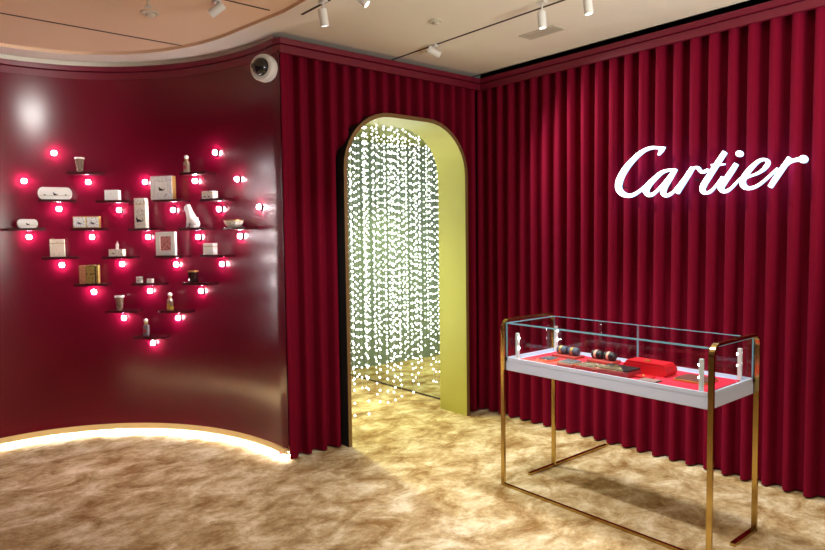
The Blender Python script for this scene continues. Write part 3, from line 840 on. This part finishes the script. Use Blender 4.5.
flat_box('flat_jewel_box', (3.085, 2.130), 0.11, 0.115, 0.030, M_darkred, M_charcoal, 'red box with a charcoal top and gold mark, third from the left', deco=(0.02, 0.0))
q = flat_box('flat_jewel_box', (3.085, 1.945), 0.13, 0.19, 0.040, M_darkred, M_black2, 'large red box with a black top and white mark at the middle front', deco=(0.0, 0.02))
def rolls(p, label, col, trim):
    q = thing('watch_cushion', (p[0], p[1], ZF), 0, label, 'watch cushion')
    MB().box((-0.055, -0.085, 0), (0.05, 0.085, 0.016), 0.003).build('tray_base', M_tan, q)
    for y in (0.042, -0.042):
        c = MB().lathe([(0.0, -0.036), (0.017, -0.036), (0.0245, -0.030), (0.026, 0), (0.0245, 0.030), (0.017, 0.036), (0.0, 0.036)], 20, Matrix.Translation((0.0, y, 0.041)) @ Matrix.Rotation(PI / 2, 4, 'X')).build('cushion_roll', col, q, True)
        r = MB().lathe([(0.0262, -0.008), (0.0275, -0.006), (0.0275, 0.006), (0.0262, 0.008)], 20, Matrix.Translation((0.0, y + 0.006, 0.041)) @ Matrix.Rotation(PI / 2, 4, 'X'), caps=False).build('band', trim, c, True)
    return q
rolls((3.295, 2.43), 'pair of dark blue-grey rolled cushions with gold bands at the left back', M_navy, M_goldtrim)
rolls((3.315, 2.19), 'pair of black rolled cushions with pale bands at the middle back', M_black2, mat('pale_band', lin((214, 170, 150)), 0.5))
# the red chest
q = thing('red_jewel_chest', (3.235, 1.85, ZF), 0, 'long red leather jewel chest with a gold clasp and slanted ends', 'jewel chest')
b = MB(); b.poly([(-0.115, 0.0), (0.115, 0.0), (0.128, 0.022), (0.120, 0.050), (-0.120, 0.050), (-0.128, 0.022)], 0.12, Matrix.Rotation(-PI / 2, 4, 'Z') @ Matrix.Translation((0, -0.06, 0))); b.build('chest_body', M_redleather, q)
b = MB(); b.poly([(-0.116, 0.052), (0.116, 0.052), (0.106, 0.066), (-0.106, 0.066)], 0.11, Matrix.Rotation(-PI / 2, 4, 'Z') @ Matrix.Translation((0, -0.055, 0))); b.build('lid', M_redleather, q)
MB().box((-0.03, -0.016, 0.066), (-0.01, 0.016, 0.074), 0.002).build('clasp', M_goldtrim, q)
q = thing('red_leather_flap', (3.105, 1.82, ZF), 0, 'small flat red leather case with a gold stud before the chest', 'leather case')
MB().box((-0.025, -0.06, 0), (0.03, 0.05, 0.010), 0.002).build('base', M_redleather, q); MB().ball((0, -0.01, 0.011), 0.006, 2).build('stud', M_goldtrim, q, True)
flat_box('grey_card', (3.05, 1.745), 0.075, 0.10, 0.008, M_charcoal, mat('grey_card_top', lin((150, 120, 116)), 0.5), 'thin grey card lying at the front edge of the red felt', cat='card')
flat_box('flat_tablet_case', (3.23, 1.59), 0.15, 0.165, 0.016, M_goldtrim, mat('brown_tablet', lin((112, 66, 62)), 0.4), 'flat brown case with a gold edge at the right end of the case', cat='flat case')

# ------------------------------------------------------------------ ceiling fittings
def aim_euler(d): return Vector(d).to_track_quat('-Z', 'Y').to_euler()
def track_spot(px, py, zc, d, label, drop=0.06, L_=0.095, r=0.025, first=[None]):
    """housing centre on the viewing ray at height zc, beam direction d"""
    c = at_z(px, py, zc)
    q = thing('track_spotlight', (c.x, c.y, zc), 0, label, 'spotlight', 'white spotlights on the ceiling tracks')
    R_ = aim_euler(d).to_matrix().to_4x4()
    MB().lathe([(r * 0.96, L_ / 2), (r, L_ / 2 - 0.004), (r, -L_ / 2), (r * 0.86, -L_ / 2), (r * 0.80, -L_ / 2 + 0.012)], 24, R_, caps=False).build('housing', M_whitemetal, q, True)
    MB().lathe([(0.0, L_ / 2), (r * 0.96, L_ / 2)], 24, R_).build('back_cap', M_whitemetal, q)
    MB().lathe([(0.0, -L_ / 2 + 0.010), (r * 0.82, -L_ / 2 + 0.010)], 24, R_).build('lens', mat('lamp_lens', (1, 1, 1), 0.4, emit=(1, 0.95, 0.88), estr=3), q)
    top = (CEIL if c.x > 2.02 else CZ2) - zc
    MB().tube((0, 0, 0.01), (0, 0, top - 0.015), 0.005, 10).build('stem', M_whitemetal, q, True)
    MB().box((-0.014, -0.03, top - 0.016), (0.014, 0.03, top), 0.002).build('track_adapter', M_whitemetal, q)
    return q
track_spot(217, 9.5, CZ2 - 0.055, (-0.6, 0.5, -0.55), 'white ceiling spotlight hanging beside the round smoke sensor over the bay')
track_spot(323.5, 17.5, CEIL - 0.10, (0.22, 0.05, -0.97), 'white tilted spotlight above the top corner of the cornice')
track_spot(361, -1.5, CEIL - 0.07, (0.5, -0.5, -0.7), 'white spotlight cut off by the top of the frame, left of centre')
track_spot(434, 52, CEIL - 0.05, (0.85, -0.35, -0.40), 'white spotlight turned toward the velvet curtain near the room corner')
track_spot(542, 20, CEIL - 0.11, (0.05, -0.05, -1.0), 'white spotlight pointing straight down beside the ceiling vent')
track_spot(588, 5.5, CEIL - 0.11, (0.05, -0.1, -1.0), 'white spotlight pointing down, right of the ceiling vent')
def sensor(px, py, z, r, label):
    p = at_z(px, py, z)
    q = thing('ceiling_sensor', (p.x, p.y, z), 0, label, 'ceiling sensor')
    MB().lathe([(0, -0.012), (r * 0.7, -0.012), (r, -0.007), (r, 0)], 28).build('base_plate', M_vent, q, True)
    MB().lathe([(0, -0.026), (r * 0.35, -0.026), (r * 0.5, -0.018), (r * 0.5, -0.010)], 24).build('sensor_cap', M_vent, q, True)
sensor(150, 12.5, CZ2, 0.055, 'round grey smoke sensor on the warm-lit ceiling above the heart')
sensor(436, 20.5, CEIL, 0.042, 'round pale sensor on the ceiling between the two tracks')
q = thing('sprinkler_head', tuple(at_z(148, -3, CZ2)), 0, 'small grey sprinkler head at the top edge above the smoke sensor', 'sprinkler')
MB().lathe([(0.008, -0.055), (0.008, -0.01), (0.018, -0.006), (0.018, 0)], 16).build('pipe', M_vent, q, True)
MB().lathe([(0.0, -0.062), (0.022, -0.060), (0.022, -0.055), (0.0, -0.054)], 16).build('deflector', M_vent, q, True)
q = thing('ceiling_vent', (3.578, 2.86, CEIL), 0, 'rectangular white air vent in the ceiling', 'air vent')
b = MB()
for lo, hi in (((-0.065, -0.15, -0.008), (0.065, -0.132, 0)), ((-0.065, 0.132, -0.008), (0.065, 0.15, 0)), ((-0.065, -0.132, -0.008), (-0.05, 0.132, 0)), ((0.05, -0.132, -0.008), (0.065, 0.132, 0))): b.box(lo, hi)
b.build('vent_frame', M_vent, q)
MB().box((-0.05, -0.132, -0.002), (0.05, 0.132, 0)).build('backing', M_slot, q)
b = MB()
for i in range(9): b.box((-0.05 + 0.0115 * i, -0.132, -0.007), (-0.042 + 0.0115 * i, 0.132, -0.003))
b.build('slats', M_vent, q)
# security camera on the curved wall
p = at_wall(266, 69, 0.04)
q = thing('security_camera', tuple(p + Vector((0.0, 0, 0))), 0, 'round white security camera with a black dome on the curved wall under the cornice', 'security camera')
q.rotation_euler = (0, 0, wall_rot(p) + 0.5)
RX = Matrix.Rotation(PI / 2, 4, 'X')
MB().lathe([(0.070, -0.02), (0.085, -0.015), (0.090, 0.0), (0.090, 0.045), (0.082, 0.062), (0.062, 0.066), (0.058, 0.060)], 36, RX).build('housing', M_whitemetal, q, True)
MB().lathe([(0.060, 0.058), (0.055, 0.080), (0.040, 0.098), (0.020, 0.107), (0.0, 0.110)], 32, RX).build('dome', M_lens, q, True)
MB().lathe([(0.018, 0.100), (0.018, 0.112), (0.0, 0.113)], 20, Matrix.Rotation(-0.3, 4, 'Z') @ RX).build('lens', M_lens, q, True)
